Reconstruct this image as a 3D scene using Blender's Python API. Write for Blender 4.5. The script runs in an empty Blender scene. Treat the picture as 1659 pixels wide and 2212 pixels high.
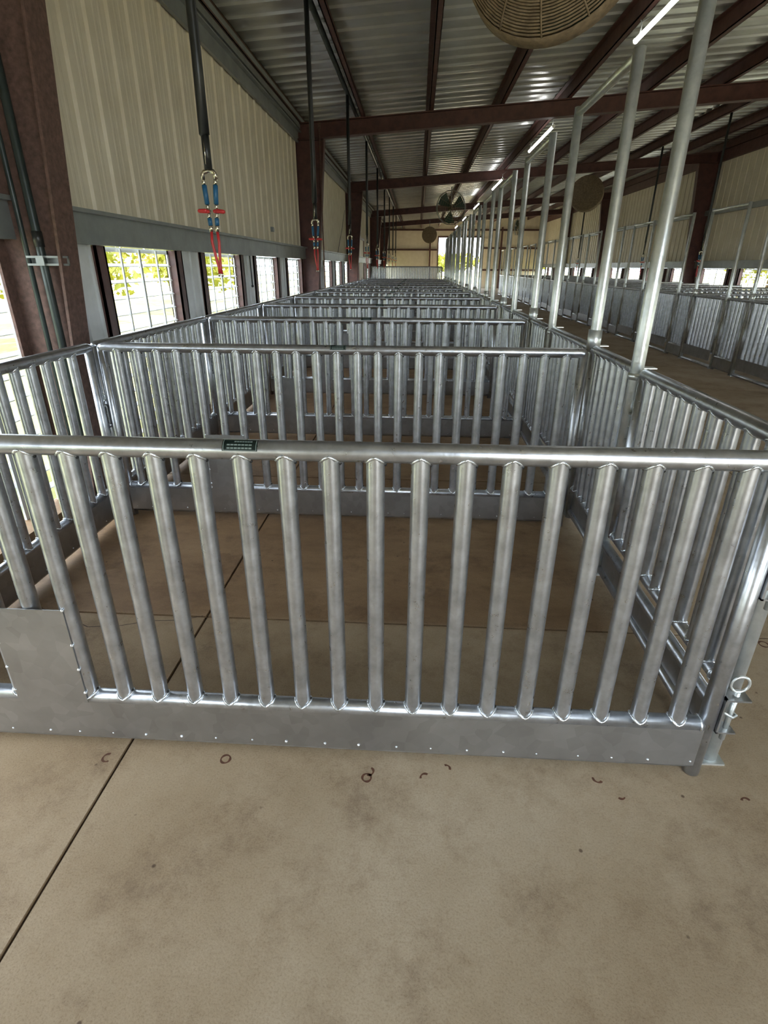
import bpy, math, random
from mathutils import Vector, Matrix
random.seed(7)
PI = math.pi
C = bpy.context.scene.collection
S = 0.1                       # one unit = the 10 cm spacing of the pen bars
ORD = ['first','second','third','fourth','fifth','sixth','seventh','eighth','ninth','tenth','eleventh','twelfth',
       'thirteenth','fourteenth','fifteenth','sixteenth','seventeenth','eighteenth','nineteenth','twentieth']

# ------------------------------------------------------------------ materials
def nt(name):
    m = bpy.data.materials.new(name); m.use_nodes = True
    t = m.node_tree; b = t.nodes['Principled BSDF']
    return m, t, b
def N(t, typ, **kw):
    n = t.nodes.new(typ)
    for k, v in kw.items():
        if k in n.inputs.keys(): n.inputs[k].default_value = v
        else: setattr(n, k, v)
    return n
def coords(t, scale=(1,1,1), kind='Object', rnd=False):
    tc = N(t, 'ShaderNodeTexCoord'); mp = N(t, 'ShaderNodeMapping')
    mp.inputs['Scale'].default_value = scale
    t.links.new(tc.outputs[kind], mp.inputs['Vector'])
    if rnd:
        oi = N(t, 'ShaderNodeObjectInfo'); sc_ = N(t, 'ShaderNodeMath', operation='MULTIPLY'); sc_.inputs[1].default_value = 37
        t.links.new(oi.outputs['Random'], sc_.inputs[0]); cb = N(t, 'ShaderNodeCombineXYZ')
        for k in range(3): t.links.new(sc_.outputs[0], cb.inputs[k])
        t.links.new(cb.outputs[0], mp.inputs['Location'])
    return mp.outputs['Vector']
def noise(t, vec, scale, detail=4, rough=.6):
    n = N(t, 'ShaderNodeTexNoise'); n.inputs['Scale'].default_value = scale
    n.inputs['Detail'].default_value = detail; n.inputs['Roughness'].default_value = rough
    t.links.new(vec, n.inputs['Vector']); return n.outputs['Fac']
def ramp(t, fac, stops):
    r = N(t, 'ShaderNodeValToRGB'); e = r.color_ramp.elements
    while len(e) < len(stops): e.new(.5)
    for i, (p, c) in enumerate(stops):
        e[i].position = p; e[i].color = (*c, 1) if len(c) == 3 else c
    t.links.new(fac, r.inputs['Fac']); return r.outputs['Color']
def mix(t, fac, a, b, mode='MIX'):
    m = N(t, 'ShaderNodeMix', data_type='RGBA', blend_type=mode)
    for s, v in ((m.inputs[0], fac), (m.inputs[6], a), (m.inputs[7], b)):
        if isinstance(v, (int, float)): s.default_value = v
        elif isinstance(v, tuple): s.default_value = (*v, 1)
        else: t.links.new(v, s)
    return m.outputs[2]
def bump(t, b, h, strength=.3, dist=.002):
    n = N(t, 'ShaderNodeBump'); n.inputs['Strength'].default_value = strength; n.inputs['Distance'].default_value = dist
    t.links.new(h, n.inputs['Height']); t.links.new(n.outputs['Normal'], b.inputs['Normal'])
def metal(name, c0, c1, rough=(.3,.5), scale=18, metallic=.85, bs=.15, bscale=60, world=False):
    m, t, b = nt(name); v = coords(t, rnd=True)
    f = noise(t, v, scale); t.links.new(ramp(t, f, [(.3, c0), (.7, c1)]), b.inputs['Base Color'])
    b.inputs['Metallic'].default_value = metallic
    f2 = noise(t, v, scale*1.7)
    mr = N(t, 'ShaderNodeMapRange'); mr.inputs['To Min'].default_value = rough[0]; mr.inputs['To Max'].default_value = rough[1]
    t.links.new(f2, mr.inputs['Value']); t.links.new(mr.outputs['Result'], b.inputs['Roughness'])
    if bs: bump(t, b, noise(t, v, bscale), bs)
    return m
def plain(name, c, rough=.6, metallic=0, var=.12, scale=12, bs=0):
    m, t, b = nt(name); v = coords(t)
    f = noise(t, v, scale)
    t.links.new(ramp(t, f, [(.25, tuple(x*(1-var) for x in c)), (.75, tuple(min(1, x*(1+var)) for x in c))]), b.inputs['Base Color'])
    b.inputs['Roughness'].default_value = rough; b.inputs['Metallic'].default_value = metallic
    if bs: bump(t, b, noise(t, v, 80), bs)
    return m
GALV = metal('galvanized_pipe', (.40,.415,.44), (.60,.625,.665), (.2,.42), 22, .93, .22, 45)
POLE = metal('galvanized_pole', (.56,.60,.60), (.80,.83,.82), (.24,.45), 16, .8, .9, 30)
BEAD = metal('weld_bead_zinc', (.6,.65,.7), (.9,.93,.97), (.2,.35), 60, .9, .3, 120)
# spangled sheet
SHEET, t, b = nt('galvanized_sheet'); v = coords(t)
vo = N(t, 'ShaderNodeTexVoronoi'); vo.inputs['Scale'].default_value = 26; t.links.new(v, vo.inputs['Vector'])
c = ramp(t, vo.outputs['Color'], [(.1, (.33,.335,.34)), (.9, (.47,.48,.50))])
c = mix(t, .55, c, ramp(t, noise(t, v, 5), [(.3, (.30,.30,.295)), (.7, (.48,.49,.50))]))
t.links.new(c, b.inputs['Base Color']); b.inputs['Metallic'].default_value = .95; b.inputs['Roughness'].default_value = .36
bump(t, b, noise(t, v, 7, 2), .25, .004)
DARK = plain('black_hole', (.01,.01,.01), .8)
RED = metal('red_iron_primer', (.058,.023,.019), (.108,.042,.034), (.5,.7), 9, 0, .1)
RUST = metal('rusty_red_primer', (.075,.045,.035), (.16,.09,.07), (.7,.9), 40, 0, .3)
GREYSTEEL = metal('grey_girt_steel', (.22,.235,.23), (.30,.32,.31), (.35,.55), 5, .35, .05)
TAN = metal('tan_painted_sheet', (.66,.59,.46), (.74,.675,.54), (.5,.65), 4, 0, .05)
PIER = metal('off_white_panel', (.62,.63,.62), (.74,.75,.74), (.4,.6), 6, .1, .05)
WHITE = plain('white_grille', (.85,.86,.86), .45, 0, .06)
LOUV, t, b = nt('translucent_white_louvre'); b.inputs['Base Color'].default_value=(.85,.86,.86,1)
tr = N(t,'ShaderNodeBsdfTranslucent'); tr.inputs['Color'].default_value=(.85,.86,.86,1); ms = N(t,'ShaderNodeMixShader'); ms.inputs[0].default_value=.22
t.links.new(b.outputs[0],ms.inputs[1]); t.links.new(tr.outputs[0],ms.inputs[2]); t.links.new(ms.outputs[0],t.nodes['Material Output'].inputs['Surface'])
GREYBAR = plain('grey_grille_bar', (.5,.51,.5), .5)
JAMB = metal('brown_jamb', (.07,.035,.03), (.13,.06,.05), (.4,.6), 12, 0, .1)
BLACKR = plain('black_hose_rubber', (.018,.02,.02), .38, 0, .3, 30)
PIPEG = metal('dark_green_pipe', (.02,.03,.03), (.045,.06,.055), (.3,.45), 10, .2, .05)
BLUE = plain('blue_tube', (.02,.12,.26), .4)
REDP = plain('red_plastic', (.55,.035,.04), .35)
CHROME = metal('bright_fitting', (.6,.56,.48), (.85,.82,.75), (.12,.25), 60, 1, 0)
STICK = plain('dark_green_sticker', (.004,.012,.010), .35, 0, .1)
INK = plain('sticker_lettering', (.20,.25,.23), .5)
FANM = metal('dusty_fan_mesh', (.15,.11,.07), (.27,.205,.13), (.7,.9), 26, .1, .4, 90)
FANG = plain('green_fan_blade', (.02,.045,.03), .45, .2)
FANB = plain('dusty_brown_drum', (.085,.065,.04), .85, 0, .3, 30, .4)
BULB, t, b = nt('lit_tube'); b.inputs['Emission Color'].default_value = (1,.98,.95,1); b.inputs['Emission Strength'].default_value = 16
# roof sheet, bare galvalume
ROOFM, t, b = nt('galvalume_roof_sheet'); v = coords(t)
t.links.new(ramp(t, noise(t, v, 1.6), [(.3, (.50,.515,.50)), (.7, (.66,.68,.66))]), b.inputs['Base Color'])
b.inputs['Metallic'].default_value = .6; b.inputs['Roughness'].default_value = .24
vs = coords(t, (.3,14,.3)); bump(t, b, noise(t, vs, 6), .15, .003)
# concrete, with manure-brown dirt trodden into the pens and round stains in front
CONC, t, b = nt('stained_concrete'); v = coords(t)
f1 = noise(t, v, .9, 8, .72); f2 = noise(t, v, 3.2, 12, .82); f3 = noise(t, v, 230, 4, .8)
base = ramp(t, f1, [(.32, (.27,.195,.115)), (.5, (.355,.275,.18)), (.68, (.425,.345,.245))])
blot = ramp(t, f2, [(.36, (.36,.27,.21)), (.455, (.86,.81,.76)), (.52, (1.06,1.05,1.04))])
col = mix(t, .55, base, blot, 'MULTIPLY')
speck = ramp(t, f3, [(.36, (.62,.57,.50)), (.50, (1,1,1)), (.66, (1.10,1.10,1.10))])
col = mix(t, .6, col, speck, 'MULTIPLY')
vp = N(t, 'ShaderNodeTexVoronoi'); vp.inputs['Scale'].default_value = 5.5; t.links.new(v, vp.inputs['Vector'])
vp.inputs['Scale'].default_value = 9.0; pit = ramp(t, vp.outputs['Distance'], [(.030, (.18,.11,.07)), (.055, (1,1,1))])
col = mix(t, .8, col, pit, 'MULTIPLY')
sx = N(t, 'ShaderNodeSeparateXYZ'); tc = N(t, 'ShaderNodeTexCoord'); t.links.new(tc.outputs['Object'], sx.inputs[0])
def smooth(src, a, bb):
    m = N(t, 'ShaderNodeMapRange', interpolation_type='SMOOTHSTEP')
    m.inputs['From Min'].default_value = a; m.inputs['From Max'].default_value = bb
    t.links.new(src, m.inputs['Value']); return m.outputs['Result']
def mul(a, bb):
    m = N(t, 'ShaderNodeMath', operation='MULTIPLY'); t.links.new(a, m.inputs[0]); t.links.new(bb, m.inputs[1]); return m.outputs[0]
pen = mul(smooth(sx.outputs['Y'], .60, .66), smooth(sx.outputs['X'], 2.45, 2.3))
dirt = ramp(t, noise(t, coords(t,(.5,1.6,1)), 3, 9, .75), [(.3, (.55,.43,.33)), (.55, (.76,.64,.52)), (.75, (.92,.82,.70))])
col = mix(t, pen, col, mix(t, 1.0, col, dirt, 'MULTIPLY'))
left = smooth(sx.outputs['X'], 1.9, .3)
col = mix(t, mul(left, smooth(sx.outputs['Y'], -3.0, .5)), col, mix(t, 1.0, col, (.93,.85,.74), 'MULTIPLY'))
t.links.new(col, b.inputs['Base Color']); b.inputs['Roughness'].default_value = .72
bump(t, b, mix(t, .4, f3, f2), .35, .003)
JOINT = plain('joint_sealant', (.07,.045,.03), .9)
RUSTST = plain('rust_stain', (.10,.04,.02), .8, 0, .4, 60)
GRASS, t, b = nt('sunny_grass'); v = coords(t)
t.links.new(ramp(t, noise(t, v, 1.2, 8, .8), [(.35, (.13,.125,.03)), (.6, (.185,.175,.05)), (.8, (.26,.24,.12))]), b.inputs['Base Color']); b.inputs['Roughness'].default_value = .9
GRAVEL = plain('pale_gravel', (.60,.48,.30), .95, 0, .15, 3)
LEAF, t, b = nt('sunlit_leaves'); v = coords(t)
t.links.new(ramp(t, noise(t, v, 1.5, 3), [(.35, (.20,.22,.025)), (.6, (.40,.38,.05)), (.75, (.34,.17,.08))]), b.inputs['Base Color']); b.inputs['Roughness'].default_value = .6
BARK = plain('bark', (.12,.08,.05), .9, 0, .3)

# ------------------------------------------------------------------ mesh builder (units: bar spacings; z from the floor)
class MB:
    def __init__(s): s.v=[]; s.f=[]; s.sm=[]; s.mi=[]; s.cur=0
    def face(s, ids, smooth=False): s.f.append(ids); s.sm.append(smooth); s.mi.append(s.cur)
    def box(s, a, b):
        n=len(s.v); (x0,y0,z0),(x1,y1,z1)=a,b
        s.v += [(x0,y0,z0),(x1,y0,z0),(x1,y1,z0),(x0,y1,z0),(x0,y0,z1),(x1,y0,z1),(x1,y1,z1),(x0,y1,z1)]
        for q in ((0,3,2,1),(4,5,6,7),(0,1,5,4),(1,2,6,5),(2,3,7,6),(3,0,4,7)): s.face([n+i for i in q])
        return s
    def hexa(s, p):   # eight corners, bottom ring then top ring
        n=len(s.v); s.v += [tuple(q) for q in p]
        for q in ((0,3,2,1),(4,5,6,7),(0,1,5,4),(1,2,6,5),(2,3,7,6),(3,0,4,7)): s.face([n+i for i in q])
        return s
    def tube(s, pts, r, n=16, closed=False, caps=True, smooth=True, jit=0):
        P=[Vector(p) for p in pts]; L=len(P); base=len(s.v)
        rr = r if isinstance(r,(list,tuple)) else [r]*L
        up=None
        for i in range(L):
            if closed: d=P[(i+1)%L]-P[i-1]
            else: d=P[min(i+1,L-1)]-P[max(i-1,0)]
            d.normalize()
            if up is None:
                up = Vector((0,0,1)) if abs(d.z)<.9 else Vector((1,0,0))
            a=d.cross(up)
            if a.length < 1e-6: a = d.cross(Vector((0,1,0)))
            a.normalize(); up=a.cross(d)
            for k in range(n):
                t_=2*PI*k/n; q=rr[i]*(1+random.uniform(-jit,jit))
                s.v.append(tuple(P[i]+a*math.cos(t_)*q+up*math.sin(t_)*q))
        for i in range(L if closed else L-1):
            j=(i+1)%L
            for k in range(n):
                k2=(k+1)%n
                s.face([base+i*n+k, base+i*n+k2, base+j*n+k2, base+j*n+k], smooth)
        if caps and not closed:
            s.face([base+k for k in range(n)][::-1]); s.face([base+(L-1)*n+k for k in range(n)])
        return s
    def lathe(s, prof, o=(0,0,0), n=32, axis='z'):
        base=len(s.v)
        for (r,h) in prof:
            for k in range(n):
                t_=2*PI*k/n; x,y=r*math.cos(t_), r*math.sin(t_)
                p = (x,y,h) if axis=='z' else ((x,h,y) if axis=='y' else (h,x,y))
                s.v.append((p[0]+o[0],p[1]+o[1],p[2]+o[2]))
        for i in range(len(prof)-1):
            for k in range(n):
                k2=(k+1)%n; s.face([base+i*n+k,base+i*n+k2,base+(i+1)*n+k2,base+(i+1)*n+k], True)
        return s
    def ball(s, c, r, n=8):
        prof=[(max(1e-4,math.sin(PI*i/n))*r, -math.cos(PI*i/n)*r) for i in range(n+1)]
        return s.lathe(prof, c, n*2)
    def prism(s, poly, fn, h0, h1):   # poly in 2D, fn(u,v,h)->xyz
        n=len(poly); b=len(s.v)
        s.v += [fn(u,v,h0) for u,v in poly]+[fn(u,v,h1) for u,v in poly]
        s.face(list(range(b,b+n))[::-1]); s.face(list(range(b+n,b+2*n)))
        for i in range(n): j=(i+1)%n; s.face([b+i,b+j,b+n+j,b+n+i])
        return s
    def mesh(s, name, mats):
        me=bpy.data.meshes.new(name)
        me.from_pydata([(x*S,y*S,z*S) for x,y,z in s.v], [], s.f)
        for m in (mats if isinstance(mats,(list,tuple)) else [mats]): me.materials.append(m)
        me.polygons.foreach_set('use_smooth', s.sm); me.polygons.foreach_set('material_index', s.mi)
        me.update(); 
        import bmesh
        bm=bmesh.new(); bm.from_mesh(me); bmesh.ops.recalc_face_normals(bm, faces=bm.faces); bm.to_mesh(me); bm.free()
        return me
    def build(s, name, mats, parent=None, loc=(0,0,0), rz=0):
        return link(name, s.mesh(name, mats), parent, loc, rz)
def link(name, me, parent=None, loc=(0,0,0), rz=0):
    o=bpy.data.objects.new(name, me); C.objects.link(o)
    if parent: o.parent=parent
    o.location=(loc[0]*S,loc[1]*S,loc[2]*S); o.rotation_euler=(0,0,rz); return o
def thing(name, label, cat, loc=(0,0,0), rz=0, group=None):
    o=bpy.data.objects.new(name, None); C.objects.link(o); o.empty_display_size=.05
    o.location=(loc[0]*S,loc[1]*S,loc[2]*S); o.rotation_euler=(0,0,rz)
    o['label']=label; o['category']=cat
    if group: o['group']=group
    return o
def tag(o, label, cat, group=None):
    o['label']=label; o['category']=cat
    if group: o['group']=group
    return o
def struct(o): o['kind']='structure'; return o
def copy_tree(root, loc, rz=None, label=None, group=None):
    def cp(o, parent):
        c=o.copy(); C.objects.link(c)
        if parent: c.parent=parent
        for ch in o.children: cp(ch, c)
        return c
    r=cp(root, None); r.location=(loc[0]*S,loc[1]*S,loc[2]*S)
    if rz is not None: r.rotation_euler=(0,0,rz)
    if label: r['label']=label
    if group: r['group']=group
    return r
def instance_family(make, n):
    pass

# ------------------------------------------------------------------ pen panels
ZT, ZB = 9.09, 1.76            # centres of top and bottom rail
def saddle(x, zc, R, r, sign):  # weld bead where an upright of radius r meets a rail of radius R
    pts=[]
    for k in range(20):
        a=2*PI*k/20; yy=r*math.sin(a)
        pts.append((x+r*math.cos(a)*1.03, yy*1.03, zc+sign*(math.sqrt(max(R*R-yy*yy,0))+.01)))
    return pts
_bars={}
def bar_mesh(z0, z1, R, r=.21, fine=True):
    key=(round(z0,2),round(z1,2),R,r,fine)
    if key in _bars: return _bars[key]
    m=MB(); m.tube([(0,0,z0+.05),(0,0,(z0+z1)/2),(0,0,z1-.05)], r, 20 if fine else 10, caps=False)
    if fine:
        m.cur=1
        m.tube(saddle(0,z0,R,r,1), .034, 6, closed=True, jit=.35)
        m.tube(saddle(0,z1,R,r,-1), .034, 6, closed=True, jit=.35)
        m.cur=2
        m.ball((r+.005,-.02,z0+R+.05), .04, 5); m.ball((r+.005,-.02,z1-R-.05), .04, 5)
    _bars[key]=m.mesh('bar', [GALV,BEAD,DARK]); return _bars[key]
def rail(m, x0, x1, z, r, n=20):
    m.tube([(x0,0,z),((x0+x1)/2,0,z),(x1,0,z)], r, n)
def sticker(parent, x, L=.78):
    m=MB(); R=.233; a0,a1=math.radians(8),math.radians(82); K=8
    def pt(u,a,r): return (u,-r*math.cos(a),ZT+r*math.sin(a))
    for r0,ua,ub,b0,b1,mi in [(R,x-L/2,x+L/2,a0,a1,0)]+[(R+.006,x-L*.36+.2*L*(i==0),x+L*.36,math.radians(d),math.radians(d+8),1) for i,d in enumerate((58,38,20))] + \
        [(R+.004,x-L/2+.03,x+L/2-.03,math.radians(11),math.radians(13.5),1),(R+.004,x-L/2+.03,x+L/2-.03,math.radians(77),math.radians(79),1),
         (R+.004,x-L/2+.02,x-L/2+.035,math.radians(11),math.radians(79),1),(R+.004,x+L/2-.035,x+L/2-.02,math.radians(11),math.radians(79),1)]:
        m.cur=mi; segs=1 if r0==R or mi==0 else (7 if r0>R+.005 else 1)
        w=(ub-ua)/segs
        for sgm in range(segs):
            p=ua+sgm*w; q=p+w*(.82 if segs>1 else 1)
            b=len(m.v)
            for k in range(K+1):
                a=b0+(b1-b0)*k/K; m.v += [pt(p,a,r0),pt(q,a,r0)]
            for k in range(K): m.face([b+2*k,b+2*k+1,b+2*k+3,b+2*k+2], True)
    return m.build('label_sticker', [STICK,INK], parent)
def bracket_pin(parent, x, z, ring=True, face=1, yoff=0.0, h=1.15):
    """C-shaped latch bracket on the end post plus its drop pin with a ring"""
    m=MB(); f=face; g=lambda a,b: m.box((min(a[0],b[0]),min(a[1],b[1]),a[2]),(max(a[0],b[0]),max(a[1],b[1]),b[2]))
    g((x,yoff-.2,z),(x+f*.05,yoff+.2,z+h)); g((x,yoff-.22,z+h-.05),(x+f*.62,yoff+.22,z+h)); g((x,yoff-.2,z),(x+f*.5,yoff+.2,z+.05))
    br=m.build('latch_bracket', [SHEET], parent)
    m=MB(); px=x+f*.34
    m.tube([(px,yoff,z-.35),(px,yoff,z+h+.12)], .075, 10)
    m.cur=0
    m.tube([(px+.2*math.sin(a)*1.15, yoff, z+h+.36-.24*math.cos(a)) for a in [2*PI*k/18 for k in range(18)]], .038, 8, closed=True)
    m.tube([(x+f*.02,yoff-.1,z+h*.62),(px-.02*f,yoff-.14,z+h*.45),(px+.16*f,yoff-.02,z+h*.42),(px+.05*f,yoff+.14,z+h*.45),(x+f*.02,yoff+.1,z+h*.6)], .04, 6)
    m.build('latch_pin', [POLE], parent)
    return br
def panel(root, W, bars, fine=True, x0=.2, x1=None, zt=ZT, zb=ZB, skirt='front', plate=None, label_at=None, foot=True, skirt_bottom=.40, barpart=True):
    x1 = W-.2 if x1 is None else x1
    n = 20 if fine else 10
    # top rail bends into nothing: mitred onto the posts
    m=MB(); m.tube([(x0-.02,0,zt-.1),(x0+.05,0,zt-.03),(x0+.16,0,zt),((x0+x1)/2,0,zt),(x1-.16,0,zt),(x1-.05,0,zt-.03),(x1+.02,0,zt-.1)], .228, n)
    m.build('top_rail', [GALV], root)
    for x in (x0,x1):
        m=MB(); m.tube([(x,0,0.02 if foot else skirt_bottom),(x,0,zt/2),(x,0,zt)], .215, n)
        if fine:
            m.cur=1; m.tube([(x+(.2 if x==x0 else -.2), .22*math.cos(a), zb+.21*math.sin(a)) for a in [2*PI*k/14 for k in range(14)]], .03, 6, closed=True, jit=.3)
        m.build('end_post', [GALV,BEAD], root)
    m=MB(); rail(m,x0+.1,x1-.1,zb,.21,n); m.build('bottom_rail', [GALV], root)
    if skirt:
        yy = -.19 if skirt=='front' else -.02
        m=MB(); m.box((x0,yy,skirt_bottom),(x1,yy+.03,zb-.06))
        m.build('kick_plate', [SHEET], root)
        m=MB(); rail(m,x0,x1,skirt_bottom,.17,n)
        if fine:
            m.cur=1
            for k in range(int(W)):
                if .4<k+.5<W-.4: m.ball((k+.5+random.uniform(-.1,.1),yy-.0,skirt_bottom+.15),random.uniform(.025,.045),4)
        m.build('foot_rail', [GALV,BEAD], root)
    if barpart:
        bmsh=bar_mesh(zb, zt, .215, .21, fine)
        for x in bars: link('bar', bmsh, root, (x,0,0))
    else:
        m=MB()
        for x in bars: m.tube([(x,0,zb),(x,0,zt)], .21, 8, caps=False)
        m.build('bars', [GALV], root)
    if plate:
        a,b_,h=plate
        m=MB(); m.box((a,-.25,zb-.05),(b_,-.22,zb+h))
        m.cur=1
        for x in (a,b_):
            for z in (.3,1.1,1.9,h): m.ball((x,-.24,zb+z),.05,4)
        m.build('cover_plate', [SHEET,BEAD], root)
    if label_at is not None: sticker(root, label_at)
    return root

D = 15.79
# front and cross dividers of the left row -----------------------------------
GL='galvanized cross panels of the left pen row'
front=thing('pen_fence','large galvanized pipe panel across the front, nearest to the camera','fence',(0,0,0),0,GL)
panel(front,24,[k for k in range(1,24)],True,.2,23.8,plate=(5,7,3.0),label_at=12.05)
bracket_pin(front,24.0,1.6); bracket_pin(front,24.0,5.75,h=1.0)
div=thing('pen_fence','second cross panel of the left row, first one behind the front panel','fence',(0,D,0),0,GL)
panel(div,24,[k for k in range(1,24)],True,.2,23.8,plate=(5,7,3.0),label_at=12.07)
bracket_pin(div,.0,5.2,face=-1,h=1.0)
for n in range(2,12):
    copy_tree(div,(0,n*D,0),label='%s cross panel of the left pen row counted from the front'%ORD[n],group=GL)
tall=thing('tall_pen_fence','tall close-barred galvanized partition ending the left pen row','fence',(0,12*D,0))
panel(tall,24,[.7+k*.55 for k in range(42)],False,.2,23.8,zt=12.7)
# left side panels ------------------------------------------------------------
GS='galvanized side panels along the left wall'
side=thing('side_fence','first side panel by the left wall, between front panel and second cross panel','fence',(-.32,0,0),PI/2,GS)
panel(side,15.75,[1.02+k*1.0 for k in range(14)],True,.3,15.5,skirt='front')
bracket_pin(side,15.55,5.0,h=1.0)
for n in range(1,12):
    copy_tree(side,(-.32,n*D,0),label='%s side panel by the left wall counted from the front'%ORD[n],group=GS)
# aisle side of the left row: arches with gates, fixed panels between -------------
def arch(root, w, h=21.1, r=.25, sill=True):
    for i,y in enumerate((0,w)):
        m=MB(); m.tube([(y,0,.04),(y,0,h/2),(y,0,h)], r, 20)
        m.box((y-.34,-.34,0),(y+.34,.34,.06))
        p=m.build('pole',[POLE],root)
        m=MB()
        if i==0: m.tube([(y,0,ZT-.15),(y,0,ZT+.9)], r+.08, 18)
        else: m.tube([(y,0,ZT-.3),(y,0,ZT-.05)], r+.04, 18)
        m.box((y-.05,-.75,ZT+.1),(y+.4,-.25,ZT+.14))
        m.build('pole_sleeve',[POLE],p)
    m=MB(); m.tube([(0,0,h-.27),(w/2,0,h-.27),(w,0,h-.27)], r*.85, 16); m.build('header',[POLE],root)
    m=MB(); rail(m,.2,w-.2,1.55 if sill else .25,.2); m.build('sill_rail',[GALV],root)
    if sill: m=MB(); m.box((.2,-.02,.35),(w-.2,.02,1.5)); m.build('sill_plate',[SHEET],root)
    if sill: m=MB(); rail(m,.2,w-.2,.3,.18); m.build('foot_rail',[GALV],root)
    return root
def gate(root, w, fine=True, kick=False, label=True):
    zb=2.25 if not kick else 2.1
    nb=int(round((w-.5)/1.0))
    bars=[.25+ (k+.5)*(w-.5)/nb for k in range(nb)]
    panel(root,w,bars,fine,.05,w-.05,zb=zb,skirt=None,foot=False,skirt_bottom=2.1)
    if kick:
        m=MB(); m.box((.1,-.26,.95),(w-.1,-.22,2.35)); m.build('kick_plate',[SHEET],root)
    if label: sticker(root,w*.52)
    bracket_pin(root,w+.0,6.4,h=1.1); bracket_pin(root,-.0,6.0,face=-1,h=.9)
    return root
GA='tall galvanized gate arches beside the left pen row'; GG='barred gates of the left pen row'; GF='short fixed panels of the left pen row'
XA=24.72
ys=[(.55,10.9)]+[(n*D+1.75,n*D+11.0) for n in range(1,12)]
a0=None
# rz=+90: local x -> world +Y, local -y -> world +X
for n,(ya,yb) in enumerate(ys):
    lab='%s tall gate arch of two poles beside the left pens, counted from the front'%ORD[n]
    if n==0:
        a=thing('gate_arch',lab,'gate frame',(XA-.22,ya,0),PI/2,GA); arch(a,yb-ya)
    elif n==1:
        a1=thing('gate_arch',lab,'gate frame',(XA,ya,0),PI/2,GA); arch(a1,yb-ya)
    else: copy_tree(a1,(XA,ya,0),label=lab,group=GA)
    lab='%s barred gate on the aisle side of the left pens, counted from the front'%ORD[n]
    if n==0:
        g=thing('pen_gate',lab,'gate',(XA-.1,ya+.6,0),PI/2,GG); gate(g,yb-ya-1.15)
    elif n==1:
        g1=thing('pen_gate',lab,'gate',(XA,ya+.5,0),PI/2,GG); gate(g1,yb-ya-1.0)
    else: copy_tree(g1,(XA,ya+.5,0),label=lab,group=GG)
    lab='%s short fixed barred panel on the aisle side of the left pens, counted from the front'%ORD[n]
    if n==0:
        f1_=thing('fixed_fence',lab,'fence',(XA-.05,yb+.45,0),PI/2,GF); panel(f1_,5.8,[.9+k*.8 for k in range(6)],True,.2,5.6,skirt='mid')
    else: copy_tree(f1_,(XA-.05,yb+.45,0),label=lab,group=GF)
# right pen row ------------------------------------------------------------------
XR=57.0; DR=15.1; Y0=68.7-2*DR
GRA='gate arches of the right pen row'; GRG='gates of the right pen row'; GRF='fixed panels of the right pen row'; GRD='cross panels of the right pen row'
H2=20.4; R=-PI/2     # rz=-90: local x -> world -Y, local -y -> world -X (aisle side)
for n in range(17):
    ya=Y0+n*DR; yb=ya+9.4
    nm=ORD[n]
    if n==0:
        ra=thing('gate_arch','%s tall gate arch along the right pen row, counted from the near end'%nm,'gate frame',(XR,yb,0),R,GRA)
        arch(ra,9.4,H2,.22,False)
        rg=thing('pen_gate','%s gate of the right pen row, counted from the near end'%nm,'gate',(XR,yb-.45,0),R,GRG)
        gate(rg,8.5,False,True,False)
        rf=thing('fixed_fence','%s fixed barred panel of the right pen row, counted from the near end'%nm,'fence',(XR,ya-.35,0),R,GRF)
        panel(rf,5.0,[.85+k*.825 for k in range(5)],False,.15,4.85,skirt='front')
        rd=thing('pen_fence','%s cross panel inside the right pen row, counted from the near end'%nm,'fence',(XR+.5,ya-2.2,0),0,GRD)
        panel(rd,32,[k for k in range(1,32)],False,.2,31.8)
    else:
        copy_tree(ra,(XR,yb,0),label='%s tall gate arch along the right pen row, counted from the near end'%nm,group=GRA)
        copy_tree(rg,(XR,yb-.45,0),label='%s gate of the right pen row, counted from the near end'%nm,group=GRG)
        copy_tree(rf,(XR,ya-.35,0),label='%s fixed barred panel of the right pen row, counted from the near end'%nm,group=GRF)
        copy_tree(rd,(XR+.5,ya-2.2,0),label='%s cross panel inside the right pen row, counted from the near end'%nm,group=GRD)

# ------------------------------------------------------------------ building
XL, XW = -5.3, 96.0
YN, YF = -45.0, 385.0
FR=[-58.5,18.2,95.9,165,250,318]         # frames
# floor slabs with open joints
m=MB()
xs=[-1.1,7.77,37.6,67.4,XW]; yy=[-60,-41.4,-25.5,-9.6,6.3,22.2,38.1,54,69.9,101.7,149.4,197,260,320,YF+6]
for i in range(4):
    for j in range(len(yy)-1):
        m.box((xs[i]+.05,yy[j]+.05,-1.2),(xs[i+1]-.05,yy[j+1]-.05,0))
m.cur=1; m.box((-1.05,-60,-1.4),(XW-.1,YF+5,-.09))
m.cur=0
m.box((XL-.2,-60,-1.6),(-4.0,YF+5,0)); m.cur=2; m.box((-4.0,-60,-1.6),(-1.1,YF+5,-1.3))
floor=struct(m.build('floor',[CONC,JOINT,PIPEG]))
# crack in the slab
m=MB(); pts=[(-.3,6.9),(1.2,6.3),(2.3,5.9),(3.4,5.35),(4.6,5.5),(5.7,5.9),(6.8,6.0),(7.6,6.35)]
for (x0,y0),(x1,y1) in zip(pts,pts[1:]):
    b=len(m.v); m.v += [(x0,y0-.02,.004),(x1,y1-.02,.004),(x1,y1+.025,.004),(x0,y0+.02,.004)]; m.face([b,b+1,b+2,b+3])
m.build('floor_crack',[JOINT],floor)
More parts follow.
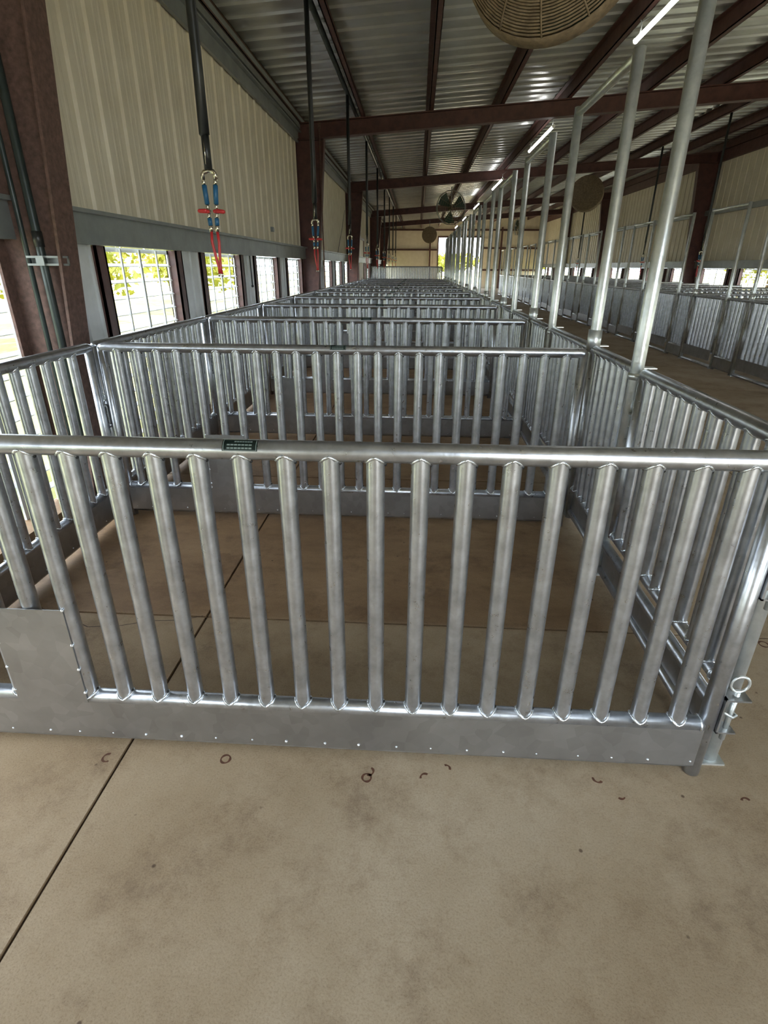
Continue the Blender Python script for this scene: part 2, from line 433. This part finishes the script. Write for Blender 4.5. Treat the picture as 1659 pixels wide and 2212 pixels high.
# rust rings left on the floor
rings=[(10.74,-.42,.13,0),(14.8,-.79,.12,0),(14.85,-.58,.12,.5),(7.37,-.58,.13,.35),(16.4,-.69,.12,.6),(21.13,-.43,.12,.55),(21.59,-.92,.11,.7),(24.85,-.92,.11,.6),(29.11,5.91,.16,0),(17.0,-.35,.1,.6)]
rlab=['rusty brown ring stain on the concrete left of centre below front panel','dark rusty ring stain on the concrete, lower of the touching pair',
 'faint broken ring stain on the concrete, upper of the touching pair','pale ring stain on the concrete beside the long floor joint','very faint ring stain right of the touching pair',
 'small rusty crescent on the floor below the right part of front panel','short dark rust mark on the floor below the front right corner','rusty crescent stain on the floor near right picture edge',
 'rusty ring stain on the aisle floor right of the front corner post','thin rusty arc on the floor just below the front kick plate']
for (x,y,r,gap),lab in zip(rings,rlab):
    m=MB(); n=28; b=0; a0_=random.uniform(0,6); K=int(n*(1-gap))
    for k in range(K+1):
        a=a0_+2*PI*k/n; w=.026+.008*math.sin(k*.7)
        for q in (r-w,r+w):
            m.v.append((q*math.cos(a),q*math.sin(a)*1.05,.0)); 
        for q in (r+w,r-w): m.v.append((q*math.cos(a),q*math.sin(a)*1.05,.006))
    for k in range(K):
        p=4*k
        m.face([p+3,p+2,p+6,p+7]); m.face([p+1,p+5,p+6,p+2]); m.face([p,p+3,p+7,p+4])
    tag(m.build('rust_stain',[RUSTST],None,(x,y,.0)),lab,'stain','rust marks on the concrete')
def zroof(x): return 36.2+.068*(x-XL)
def ztopr(x): return 34.15+.068*(x-XL)
# roof sheet
m=MB()
prof=[]; y=YN
while y < YF+4:
    prof += [(y,0),(y+1.15,0),(y+1.3,.22),(y+1.75,.22),(y+1.9,0)]; y+=3.05
    prof += [(y-.75,0.0),(y-.7,.06),(y-.55,.06),(y-.5,0)] if 0 else []
b=len(m.v)
for (yy_,dz) in prof:
    for x in (XL-3,XW+3): m.v += [(x,yy_,zroof(x)-dz+.0)]
    for x in (XL-3,XW+3): m.v += [(x,yy_,zroof(x)-dz+.12)]
for i in range(len(prof)-1):
    p=b+4*i; m.face([p,p+1,p+5,p+4]); m.face([p+2,p+6,p+7,p+3])
m.face([b,b+2,b+3,b+1]); p=b+4*(len(prof)-1); m.face([p,p+1,p+3,p+2])
struct(m.build('ceiling',[ROOFM]))
# ribbed wall sheets
def ribwall(name, x, zb, zt_fn, sgn, mat, ya=YN, yb=YF):
    m=MB(); prof=[]; y=ya
    while y < yb-3:
        prof += [(y,0),(y+.8,0),(y+.9,.025),(y+1.1,.025),(y+1.2,0),(y+1.55,0),(y+1.65,.025),(y+1.85,.025),(y+1.95,0),(y+2.55,0),(y+2.66,.2),(y+2.9,.2)]
        y+=3.05
    prof.append((yb,0)); b=len(m.v)
    for yy_,d in prof:
        for dx in (d*sgn,-.15*sgn):
            m.v += [(x+dx,yy_,zb),(x+dx,yy_,zt_fn)]
    for i in range(len(prof)-1):
        p=b+4*i; m.face([p,p+4,p+5,p+1]); m.face([p+2,p+3,p+7,p+6]); m.face([p+1,p+5,p+7,p+3]); m.face([p,p+2,p+6,p+4])
    return struct(m.build(name,[mat]))
WL=ribwall('wall_left',XL,15.7,zroof(XL)+.05,1,TAN)
WR=ribwall('wall_right',XW,14.4,zroof(XW)+.05,-1,TAN)
def seg_windows(side, x, sgn, y0, pitch, wdt, zh, ztb, ks, lowest=-2.0):
    """horizontal header girt, piers between openings, jambs and grilles"""
    m=MB(); hb=MB()
    hb.box((min(x,x+sgn*.9),YN,zh+.02),(max(x,x+sgn*.9),YF-1,ztb)); hb.box((min(x,x+sgn*1.25),YN,ztb-.1),(max(x,x+sgn*1.25),YF-1,ztb+.12))
    struct(hb.build('trim_%d'%(1 if sgn>0 else 2),[GREYSTEEL]))
    wall = WL if sgn>0 else WR
    pm=None
    for i,k in enumerate(ks):
        ya=y0+pitch*k; yb=ya+wdt
        g=thing('window_%d'%(i+1+(40 if sgn<0 else 0)),'','',(0,0,0)); del g['label']; del g['category']; g['kind']='structure'
        j=MB()
        for y in (ya-.95,ya-.0):
            pass
        for (p,q) in ((ya-1.25,ya),(yb,yb+1.25)):
            j=MB(); lo,hi=min(x,x+sgn*.5),max(x,x+sgn*.5)
            j.box((lo-.5,p,lowest),(hi,p+.2,zh)); j.box((lo-.5,q-.2,lowest),(hi,q,zh)); j.box((lo-.5,p,lowest),(lo-.3,q,zh))
            j.box((hi-.12,p,lowest),(hi,q,zh))
            j.build('jamb',[JAMB],g)
        f=MB(); xo=x-sgn*.25; t_=.1
        def bx(a,b,c,d,tt=.1): f.box((xo-tt/2,a,c),(xo+tt/2,b,d))
        bx(ya,ya+.28,lowest+.5,zh); bx(yb-.28,yb,lowest+.5,zh); bx(ya,yb,zh-.3,zh); bx(ya,yb,lowest+.5,lowest+.9)
        fr=f.build('window_frame',[WHITE],g)
        f=MB()
        for q,wd in ((.25,.16),(.5,.26),(.75,.16)):
            yc=ya+(yb-ya)*q; f.cur=1; f.box((min(xo+sgn*.2,xo+sgn*.32),yc-wd/2,lowest+.6),(max(xo+sgn*.2,xo+sgn*.32),yc+wd/2,zh-.1)); f.cur=0
        z=zh-1.1
        while z>lowest+1:
            o_,i_=xo-sgn*.08,xo+sgn*.17; f.hexa([(o_,ya+.1,z+.02),(i_,ya+.1,z-.16),(i_,yb-.1,z-.16),(o_,yb-.1,z+.02),(o_,ya+.1,z+.07),(i_,ya+.1,z-.11),(i_,yb-.1,z-.11),(o_,yb-.1,z+.07)])
            z-=1.08
        f.build('grille',[LOUV,GREYBAR],g)
        # pier up to the next opening
        p0=yb+1.25; p1=ya+pitch-1.25
        pr=MB(); lo,hi=min(x-sgn*.1,x+sgn*.25),max(x-sgn*.1,x+sgn*.25)
        pr.box((lo,p0,lowest),(hi,p1,zh+.02))
        for yy_ in (p0+.35,(p0+p1)/2,p1-.5):
            pr.box((min(x,x+sgn*.42),yy_,lowest),(max(x,x+sgn*.42),yy_+.16,zh+.02))
        pr.build('pier',[PIER],wall)
seg_windows('left',XL,1,27.3,18.4,11.5,13.93,15.75,range(-3,19))
seg_windows('right',XW,-1,126.6,19.8,13.5,12.7,14.5,range(-8,12))
# back wall with the big doorway
m=MB()
def rw(x0,x1,z0,z1):
    x=x0
    while x<x1-.01:
        e=min(x+3.05,x1); m.box((x,YF,z0),(e,YF+.15,z1)); 
        if e-x>1: m.box((x,YF-.22,z0),(x+.45,YF,z1))
        x=e
rw(XL,28.7,-1,41.5); rw(56.4,XW,-1,42.9); rw(28.7,56.4,30.2,42)
struct(m.build('wall_back',[TAN]))
m=MB(); YB=-42.0
for (x0,x1,z0,z1) in ((XL,26,-1,41.5),(62,XW,-1,42.9),(26,62,30.5,42)): m.box((x0,YB-.15,z0),(x1,YB,z1))
struct(m.build('wall_front',[TAN]))
dr=thing('door_1','','',(0,0,0)); del dr['label']; del dr['category']; dr['kind']='structure'
m=MB(); m.box((28.2,YF-.5,0),(28.9,YF+.3,30.4)); m.box((56.2,YF-.5,0),(56.9,YF+.3,30.4)); m.box((28.2,YF-.5,30),(56.9,YF+.3,31)); m.build('door_frame',[RED],dr)
m=MB(); m.box((57,YF-.9,.2),(67,YF-.6,29.5)); m.build('door_leaf',[TAN],dr)
# side door in the left wall
dl=thing('door_2','','',(0,0,0)); del dl['label']; del dl['category']; dl['kind']='structure'
m=MB(); m.box((XL+.1,194,0),(XL+.7,195,22)); m.box((XL+.1,214,0),(XL+.7,215,22)); m.box((XL+.1,194,21.4),(XL+.7,215,22.2)); m.build('door_frame',[JAMB],dl)
m=MB(); m.box((XL+.15,195,.1),(XL+.45,214,21.4)); m.box((XL+.45,198,9),(XL+.55,211,19.5)); m.build('door_leaf',[TAN],dl)
# girts: back wall and right wall
def beam(m, a, b, w, h):   # box beam between two points, h vertical
    (x0,y0,z0),(x1,y1,z1)=a,b
    if abs(x1-x0)>abs(y1-y0): dx,dy=0,w/2
    else: dx,dy=w/2,0
    m.hexa([(x0-dx,y0-dy,z0-h/2),(x1-dx,y1-dy,z1-h/2),(x1+dx,y1+dy,z1-h/2),(x0+dx,y0+dy,z0-h/2),(x0-dx,y0-dy,z0+h/2),(x1-dx,y1-dy,z1+h/2),(x1+dx,y1+dy,z1+h/2),(x0+dx,y0+dy,z0+h/2)])
for lab,x0,x1,z in [('brown steel girt on the back wall left of the doorway',XL,27.9,22.9),('upper brown steel girt on the back wall right of the doorway',57,XW,24),
                    ('lower brown steel girt on the back wall right of the doorway',57.2,XW,11.0),('brown steel girt across the back wall above the doorway',XL,XW,34.5)]:
    m=MB(); yb_=YF-1.3; m.box((x0,yb_+.2,z-.5),(x1,yb_+.4,z+.5)); m.box((x0,yb_,z+.4),(x1,yb_+1.0,z+.5)); m.box((x0,yb_,z-.5),(x1,yb_+1.0,z-.4))
    tag(m.build('wall_girt',[RED]),lab,'steel beam','girts on the back wall')
for i,(x,lab) in enumerate([(23.2,'brown steel post on the back wall left of the doorway'),(69,'brown steel post on the back wall right of the doorway')]):
    m=MB(); m.box((x-.5,YF-3.0,0),(x+.5,YF-2.8,36)); m.box((x-.5,YF-1.6,0),(x+.5,YF-1.4,36)); m.box((x-.06,YF-2.8,0),(x+.06,YF-1.6,36))
    tag(m.build('wall_post',[RED]),lab,'steel post','back wall posts')
m=MB(); m.box((XW-1.2,YN,26.0),(XW-.25,YF-1.4,26.2)); m.box((XW-1.2,YN,26.2),(XW-1.1,YF-1.4,27.2)); 
tag(m.build('wall_girt',[GREYSTEEL]),'long dull grey girt halfway up the right wall','steel beam')
# main frames
def column(side, y, nm):
    """H column whose inner flange leans inwards as it rises; local x runs from the wall inwards"""
    sg = 1 if side=='left' else -1; xw = XL+.1 if side=='left' else XW-.3
    zt=(ztopr(xw) if side=='left' else ztopr(xw-4))-2.3; zl=-1.6 if side=='left' else 0
    wid=lambda z: 2.25+.083*z
    r=thing('steel_column','%s red-brown steel column along the %s wall, counted from the near end'%(nm,side),'steel column',(xw,y,0),0,'columns along the %s wall'%side)
    mt=RUST if (side=='left' and y<30) else RED
    def slab(nm_,x0l,x0h,x1l,x1h,hw,za,zb):
        m=MB(); P=[(sg*x0l,-hw,za),(sg*x1l,-hw,za),(sg*x1l,hw,za),(sg*x0l,hw,za),(sg*x0h,-hw,zb),(sg*x1h,-hw,zb),(sg*x1h,hw,zb),(sg*x0h,hw,zb)]
        m.hexa(P); m.build(nm_,[mt],r)
    slab('web',.15,.15,wid(zl)-.14,wid(zt)-.14,.07,zl,zt)
    slab('flange',0,0,.15,.15,.8,zl,zt)
    slab('flange',wid(zl)-.15,wid(zt)-.15,wid(zl),wid(zt),.8,zl,zt)
    slab('cap_plate',0,0,wid(zt),wid(zt),.8,zt,zt+.15)
    return r
for i,y in enumerate(FR[1:]):
    column('left',y,ORD[i])
for i,y in enumerate(FR[2:]):
    column('right',y,ORD[i])
def rafter(y, lab):
    xa,xb=XL+.4,XW-.4
    r=thing('roof_rafter',lab,'roof beam',(0,y,0),0,'main roof rafters')
    za,zb_=ztopr(xa),ztopr(xb); d=2.3
    m=MB(); beam(m,(xa,0,za-d/2),(xb,0,zb_-d/2),.14,d-.26); m.build('web',[RED],r)
    m=MB(); beam(m,(xa,0,za-.07),(xb,0,zb_-.07),1.6,.13); m.build('top_flange',[RED],r)
    m=MB(); beam(m,(xa,0,za-d+.07),(xb,0,zb_-d+.07),1.6,.13); m.build('bottom_flange',[RED],r)
for y,l in zip(FR[1:],['red-brown roof rafter over the front pens, nearest the camera','second red-brown roof rafter from the camera, just beyond the nearest tube light','third red-brown roof rafter from the camera','fourth red-brown roof rafter from the camera','last red-brown roof rafter before the back wall']):
    rafter(y,l)
XP=[-4.7,6.0,17.0,28.2,38.6,50.8,62.3,73.5,84.5,94.8]
for i,x in enumerate(XP):
    m=MB(); z0=ztopr(x); z1=zroof(x)-.27; h=z1-z0; zz=(z0+z1)/2
    m.box((x-.06,YN,z0),(x+.06,YF-.1,z1)); m.box((x-.06,YN,z0),(x+.62,YF-.1,z0+.1)); m.box((x-.62,YN,z1-.1),(x+.06,YF-.1,z1)); m.box((x+.54,YN,z0),(x+.62,YF-.1,z0+.28))
    tag(m.build('roof_purlin',[RED if i else RUST]),'%s long red-brown roof purlin counted from the left wall'%ORD[i],'roof beam','roof purlins')
# eave strut on the left wall
m=MB(); m.box((XL+.25,YN,31.6),(XL+.6,YF-.1,33.4)); m.box((XL+.6,YN,33.0),(XL+1.1,YF-.1,33.15)); m.box((XL+.25,YN,33.5),(XL+1.0,YF-.1,35.3))
tag(m.build('eave_strut',[GREYSTEEL]),'grey steel eave strut along the top of the left wall','steel beam')
m=MB(); m.box((XW-1.0,YN,38.5),(XW-.25,YF-.1,41.0))
tag(m.build('eave_strut',[RED]),'dark steel eave strut along the top of the right wall','steel beam')
# water lines and hose drops --------------------------------------------------
XH=5.0
for x,lab in ((XH,'dark supply pipe running under the roof beside the left purlin'),(74.0,'dark supply pipe running under the roof above the right pens')):
    m=MB(); z=ztopr(x)+.55
    zz=z if x<50 else ztopr(x)+.4
    m.tube([(x,YN,zz),(x,120,zz),(x,YF-2,zz)],.3,14); tag(m.build('supply_pipe',[PIPEG]),lab,'pipe')
def hose_drop(root, ztop, zs=17.15):
    m=MB(); m.tube([(0,0,ztop),(0.02,0,28),(.03,.03,22),(0,0,18.75),(.02,0,18.7)],[.23,.23,.24,.26,.2],14)
    m.tube([(.02,0,18.75),(.02,0,zs+.1)],.2,14); m.build('hose',[BLACKR],root)
    m=MB(); m.tube([(.0,-.2,18.5),(.0,-.23,zs+.3)],.03,6); m.build('steel_pin',[CHROME],root)
    m=MB(); m.tube([(-.32,0,zs-.35),(-.32,0,zs-.1),(-.22,0,zs),(0,0,zs+.05),(.24,0,zs+.02),(.34,0,zs-.1),(.34,0,zs-.35)],.11,12); m.tube([(0,0,zs),(0,0,zs+.4)],.1,10); m.build('splitter',[CHROME],root)
    for s_ in (-1,1):
        x0=s_*.33; xb=s_*.16-.02
        def xx(z): return x0+(xb-x0)*(zs-z)/(zs-14.5) if s_<0 else x0+(xb-x0)*(zs-z)/(zs-14.5)
        def seg(nm,za,zb2,r,mat):
            mm=MB(); mm.tube([(xx(za),0,za),(xx((za+zb2)/2),0,(za+zb2)/2),(xx(zb2),0,zb2)],r,10); return mm.build(nm,[mat],root)
        seg('fitting',zs-.3,zs-.6,.09,CHROME); seg('blue_tube',zs-.58,zs-1.45,.125,BLUE); seg('fitting',zs-1.43,zs-1.7,.085,CHROME)
        mm=MB(); zc=zs-1.78; xc=xx(zc); mm.lathe([(.001,-.1),(.13,-.1),(.13,.1),(.001,.1)],(xc,0,zc),12,'y'); mm.build('valve_body',[CHROME],root)
        mm=MB(); mm.tube([(xc,-.14,zc),(xc+s_*.12,-.16,zc+.02),(xc+s_*.42,-.15,zc-.02*s_),(xc+s_*.5,-.15,zc-.02*s_)],[.1,.11,.1,.06],10); mm.tube([(xc-s_*.12,-.15,zc),(xc,-.15,zc)],[.07,.1],8); mm.build('valve_handle',[REDP],root)
        seg('fitting',zs-1.86,zs-2.1,.08,CHROME); seg('blue_tube',zs-2.08,zs-2.42,.115,BLUE); seg('fitting',zs-2.4,zs-2.72,.1,CHROME)
        mm=MB(); z1_=zs-2.7
        mm.tube([(xx(z1_),0,z1_),(xx(z1_)+.03*s_,0,z1_-.5),(s_*.1+.02,0,z1_-1.3),(.06+s_*.045,0,z1_-1.75),(.07+s_*.06,0,z1_-2.05)],.075,10); mm.build('nipple_tube',[REDP],root)
        mm=MB(); mm.tube([(.07+s_*.06,0,z1_-2.0),(.07+s_*.1,-.02,z1_-2.2)],.06,8); mm.build('nozzle',[CHROME],root)
    return root
GH='water hose drops over the left pens'
h0=thing('hose_drop','nearest black hose drop with blue and red tubes hanging over the left front pen','hose',(XH,20.5,0),0,GH); hose_drop(h0,ztopr(XH)+.6)
for k in range(1,9):
    copy_tree(h0,(XH,20.5+31.6*k,0),label='%s black hose drop from the camera over the left pen row'%ORD[k],group=GH)
hr=thing('hose_drop','nearest black hose drop over the right pen row','hose',(74,84.8,0),0,'water hose drops over the right pens'); hose_drop(hr,ztopr(74)+.45,15.9)
for k in range(1,7):
    copy_tree(hr,(74,84.8+31.6*k,0),label='%s black hose drop from the near end over the right pen row'%ORD[k],group='water hose drops over the right pens')
# conduit and strut on the near column
r=thing('conduit','dark vertical conduit clamped to the rusty column at the left edge','conduit',(-3.0,17.7,0))
m=MB(); m.tube([(0,0,0.1),(0,0,12),(0,0,33)],.2,12); m.build('pipe',[PIPEG],r)
m=MB(); m.tube([(-.75,.02,.1),(-.75,.02,32)],.13,10); m.build('thin_pipe',[PIPEG],r)
m=MB(); m.tube([(0,0,13.6),(0,0,14.3)],.24,12); m.build('coupling',[BLACKR],r)
m=MB(); m.box((-.75,-.14,12.75),(1.2,.28,12.85)); m.box((-.75,-.14,13.1),(1.2,.28,13.2)); m.box((-.75,.2,12.75),(1.2,.28,13.2)); m.build('strut_channel',[GREYSTEEL],r)
m=MB(); m.box((-.2,-.26,12.75),(.2,-.2,13.2)); m.build('pipe_clamp',[GREYSTEEL],r)
m=MB(); m.box((-.35,-.2,-.25),(.35,0.15,.35)); m.cur=1; m.box((-.22,-.27,-.12),(.22,-.2,.2))
o=m.build('junction_box',[GREYSTEEL,SHEET],None,(XL+.16,75.0,17.5),PI/2); tag(o,'small grey electrical box on the tan left wall','electrical box')
m=MB(); m.tube([(0,0,33.5),(0,0,20),(.1,0,0)],.12,8); m.box((-.25,-.1,33.2),(.25,.1,34.0))
tag(m.build('steel_rod',[RUST],None,(-.9,94.2,0)),'thin rusty rod standing up in front of the second left column','rod')
m=MB(); m.box((-.35,-.35,0),(.35,.35,11.9)); b=len(m.v); m.v += [(-.4,-.4,11.9),(.4,-.4,11.9),(.4,.4,11.9),(-.4,.4,11.9),(0,0,13.2)]
for q in ((0,1,4),(1,2,4),(2,3,4),(3,0,4),(3,2,1,0)): m.face([b+i for i in q])
tag(m.build('post',[PIER],None,(-1.9,99,0)),'pale square post with a pointed cap beside the second left column','post')
m=MB(); m.tube([(0,0,27),(0.1,-8,22),(.1,-16,17),(.1,-21,13.5)],.06,6)
tag(m.build('cable',[BLACKR],None,(XL+.34,160,0)),'thin dark cable slanting down the left wall by the third column','cable')
# short black strap hanging by the second left window
m=MB(); m.tube([(0,0,13.9),(0,.1,12.2),(0,.15,10.6)],[.06,.07,.08],8); m.ball((0,.15,10.5),.16,6)
tag(m.build('hanging_cord',[BLACKR],None,(XL+.7,60.4,0)),'short black cord with a knob hanging beside the second left window','cord')
# tube lights
def tube_light(root, L):
    m=MB(); m.tube([(0,.3,0),(0,L/2,0),(0,L-.3,0)],.22,16); m.build('lamp_tube',[BULB],root)
    for y in (0,L): 
        m=MB(); m.tube([(0,y-.05 if y else 0,0),(0,y+.3 if not y else y-.3,0)],.27,16); m.build('end_cap',[WHITE],root)
    for y in (1.2,L-1.2):
        m=MB(); m.tube([(0,y,.2),(.1,y,1.2),(.9,y,1.7)],.05,6); m.tube([(0,y-.4,.2),(0,y-.4,.95),(-.2,y-.4,1.3)],.035,6); m.build('hanger',[GREYSTEEL],root)
LY=[39.5,98.5,158,218,278,338]
GT='tube lights over the aisle'
l0=thing('tube_light','lit white tube light over the aisle, nearest the camera','ceiling light',(37.6,LY[0],34.15),0,GT); tube_light(l0,22)
for i,y in enumerate(LY[1:]): copy_tree(l0,(37.6,y,34.15),label='%s lit tube light from the camera over the aisle'%ORD[i+1],group=GT)
# fans
def fan(root, R_, blades=3, dusty=True, tilt=0, yaw=0, bowl=.75, half=.95):
    rot=Matrix.Rotation(yaw,4,'Z')@Matrix.Rotation(tilt,4,'X')
    def fin(mm,name,mats):
        mm.v=[tuple(rot@Vector(p)) for p in mm.v]; return mm.build(name,mats,root)
    m=MB()
    # front guard: bowl of concentric wires (front is -Y)
    NR=46 if dusty else 7
    for i in range(NR):
        q=(i+1)/NR; rr=R_*q; y=-half+.05-bowl*math.cos(q*PI/2)**.8 if q<1 else -half+.05
        m.tube([(rr*math.cos(a),y,rr*math.sin(a)) for a in [2*PI*k/40 for k in range(40)]],.052 if dusty else .035,5,closed=True)
    for k in range(12):
        a=2*PI*k/12; m.tube([(R_*q*math.cos(a),(-half-.03-bowl*math.cos(q*PI/2)**.8) if q<1 else -half,R_*q*math.sin(a)) for q in [.08,.25,.5,.7,.85,.95,1.0]],.05,5)
    fin(m,'front_guard',[FANM])
    m=MB(); dd=half if dusty else .25
    m.lathe([(R_,-dd),(R_+.1,-dd+.1),(R_+.1,dd-.1),(R_,dd),(R_-.06,dd-.1),(R_-.06,-dd+.1),(R_,-dd)],(0,0,0),48,'y'); fin(m,'drum',[FANM if dusty else GREYSTEEL])
    if dusty: pass
    m=MB()
    for i in range(NR if not dusty else 30):
        q=(i+1)/(NR if not dusty else 30); rr=R_*q; y=half-.05+.3*math.cos(q*PI/2)
        m.tube([(rr*math.cos(a),y,rr*math.sin(a)) for a in [2*PI*k/40 for k in range(40)]],.05 if not dusty else .07,5,closed=True)
    fin(m,'rear_guard',[FANM])
    m=MB(); m.lathe([(.001,-.6),(.5,-.55),(.6,-.3),(.6,1.6),(.45,1.9),(.001,1.95)],(0,0,0),24,'y'); fin(m,'motor',[FANB])
    for k in range(blades):
        m=MB(); a0=2*PI*k/blades+.4; grid=[]
        for i in range(7):
            q=.12+.83*i/6; w=.34+.25*math.sin(min(1,i/5)*PI*.6)
            for s_ in (-1,0,1):
                a=a0+s_*w*.8; grid.append((R_*q*math.cos(a),s_*.35,R_*q*math.sin(a)))
        b=len(m.v); m.v+=grid; n2=len(grid); m.v+=[(x,y+.06,z) for x,y,z in grid]
        for i in range(6):
            for j in range(2):
                p=b+3*i+j; m.face([p,p+1,p+4,p+3],True); m.face([p+n2,p+n2+3,p+n2+4,p+n2+1],True)
        fin(m,'blade',[FANG])
    return root
def fan_mount(root, h):
    m=MB(); m.tube([(0,1.4,0),(0,1.4,h)],.16,8); m.tube([(0,.9,.0),(0,1.4,0)],.2,8); m.build('mount_pole',[GREYSTEEL],root)
f1=thing('barrel_fan','big dusty brown cage fan hanging under the roof at the top of the picture','fan',(22.0,24.2,27.35)); fan(f1,4.3,4,True,math.radians(-8),math.radians(-22),2.3,.45); fan_mount(f1,zroof(22)-28.6)
f2=thing('barrel_fan','open cage fan with green blades hanging in the aisle beyond the third rafter','fan',(24.6,163.4,27.9)); fan(f2,4.2,3,False,0,math.radians(18)); fan_mount(f2,5.3)
f3=thing('barrel_fan','small round cage fan hanging before the back wall, left of doorway','fan',(21.4,316.2,28.3)); fan(f3,3.9,4,True,0,0); fan_mount(f3,7)
f4=thing('barrel_fan','dusty round cage fan hanging above the right pen row','fan',(61.4,163.2,31.2)); fan(f4,4.3,4,True,math.radians(-12),math.radians(-22)); fan_mount(f4,4.5)
f5=thing('barrel_fan','small dark cage fan on the far right, hung before the back wall','fan',(67.7,316.2,31.9)); fan(f5,3.6,4,False,0,math.radians(60)); fan_mount(f5,5)
# fan cable
m=MB(); m.tube([(0,0,36.5),(-1,-.2,35),(-3,-.2,34.2)],.05,6); m.build('power_cable',[BLACKR],f1) if 0 else None

# ------------------------------------------------------------------ outside
m=MB(); m.box((-900,-900,-3.0),(-5.6,1800,-2.0)); m.box((96.3,-900,-3.0),(1000,1800,-2.0)); m.box((-5.6,YF+6,-3.0),(96.3,1800,-2.0))
gr=m.build('grass_field',[GRASS]); gr['kind']='structure'
m=MB(); m.box((-5.6,YF+7,-1.98),(96.3,YF+160,-1.6)); m.box((-5.6,-500,-1.98),(96.3,-60.2,-1.2)); gv=m.build('gravel_apron',[GRAVEL]); gv['kind']='structure'
def bush(name, x, y, r, h, lab, grp, seed):
    rnd=random.Random(seed); root=thing(name,lab,'tree' if h>30 else 'shrub',(x,y,-2),0,grp)
    m=MB(); m.tube([(0,0,0),(.3,.2,h*.3),(0,.3,h*.65)],[r*.09,r*.07,r*.03],8); m.build('trunk',[BARK],root)
    m=MB()
    for i in range(int(1400)):
        th=rnd.uniform(0,2*PI); ph=math.acos(rnd.uniform(-1,1)); q=r*rnd.uniform(.35,1)**.5
        lump=.78+.22*math.sin(3*th+seed)*math.sin(2*ph)
        cx=q*lump*math.sin(ph)*math.cos(th); cy=q*lump*math.sin(ph)*math.sin(th); cz=h*.55+h*.45*lump*math.cos(ph)*q/r
        s_=rnd.uniform(.5,1.0)*r*.085
        a=Vector((rnd.uniform(-1,1),rnd.uniform(-1,1),rnd.uniform(-1,1))).normalized(); b_=a.cross(Vector((rnd.uniform(-1,1),rnd.uniform(-1,1),.3))).normalized()
        p=Vector((cx,cy,cz)); b0=len(m.v)
        m.v += [tuple(p-a*s_),tuple(p+b_*s_*.5),tuple(p+a*s_),tuple(p-b_*s_*.5)]; m.face([b0,b0+1,b0+2,b0+3])
    m.build('foliage',[LEAF],root); return root
k=0
for (x,y,r,h) in [(-60,40,16,26),(-75,75,20,30),(-62,112,18,28),(-80,150,22,34),(-66,200,20,30),(-90,260,30,44)]:
    bush('shrub',x,y,r,h,'%s yellow-green shrub seen through the left wall openings'%ORD[k],'shrubs left of the building',k); k+=1
k=0
for (x,y,r,h) in [(170,130,22,34),(180,175,24,38),(175,230,24,36),(190,290,28,44)]:
    bush('shrub',x,y,r,h,'%s yellow-green shrub seen through the right wall openings'%ORD[k],'shrubs right of the building',20+k); k+=1
k=0
for (x,y,r,h) in [(-40,900,70,45),(70,1000,60,38),(170,940,70,42)]:
    bush('tree',x,y,r,h,'%s from left of the trees outside the far doorway'%(ORD[k].capitalize()),'trees beyond the doorway',40+k); k+=1

# ------------------------------------------------------------------ light, sky, camera
w=bpy.data.worlds.new('World'); bpy.context.scene.world=w; w.use_nodes=True
bg=w.node_tree.nodes['Background']; bg.inputs['Color'].default_value=(.80,.90,1,1); bg.inputs['Strength'].default_value=9.6
sl=bpy.data.lights.new('sun','SUN'); sl.energy=20; sl.angle=math.radians(1.5); sl.color=(1,.96,.88)
so=bpy.data.objects.new('sun',sl); C.objects.link(so)
so.rotation_euler=Vector((-.12,-.80,-.95)).to_track_quat('-Z','Y').to_euler()

f,p,yw,rl,cx,cy,cz = 1174.2,.42431,-.054904,.0053693,15.8184,-11.3527,12.8007
Fv=Vector((math.sin(yw)*math.cos(p),math.cos(yw)*math.cos(p),-math.sin(p))); Rt=Vector((math.cos(yw),-math.sin(yw),0)); Up=Rt.cross(Fv)
R2=Rt*math.cos(rl)+Up*math.sin(rl); U2=-Rt*math.sin(rl)+Up*math.cos(rl)
cd=bpy.data.cameras.new('camera'); cam=bpy.data.objects.new('camera',cd); C.objects.link(cam)
M=Matrix(((R2.x,U2.x,-Fv.x,cx*S),(R2.y,U2.y,-Fv.y,cy*S),(R2.z,U2.z,-Fv.z,cz*S),(0,0,0,1)))
cam.matrix_world=M
cd.sensor_fit='VERTICAL'; cd.sensor_height=24; cd.lens=24*f/2212; cd.clip_start=.02; cd.clip_end=400
sc=bpy.context.scene; sc.camera=cam
sc.view_settings.view_transform='Standard'; sc.view_settings.look='None'; sc.view_settings.gamma=1; sc.view_settings.use_curve_mapping=False
sc.view_settings.exposure=0.0
sc.cycles.max_bounces=10; sc.cycles.diffuse_bounces=6; sc.cycles.glossy_bounces=5
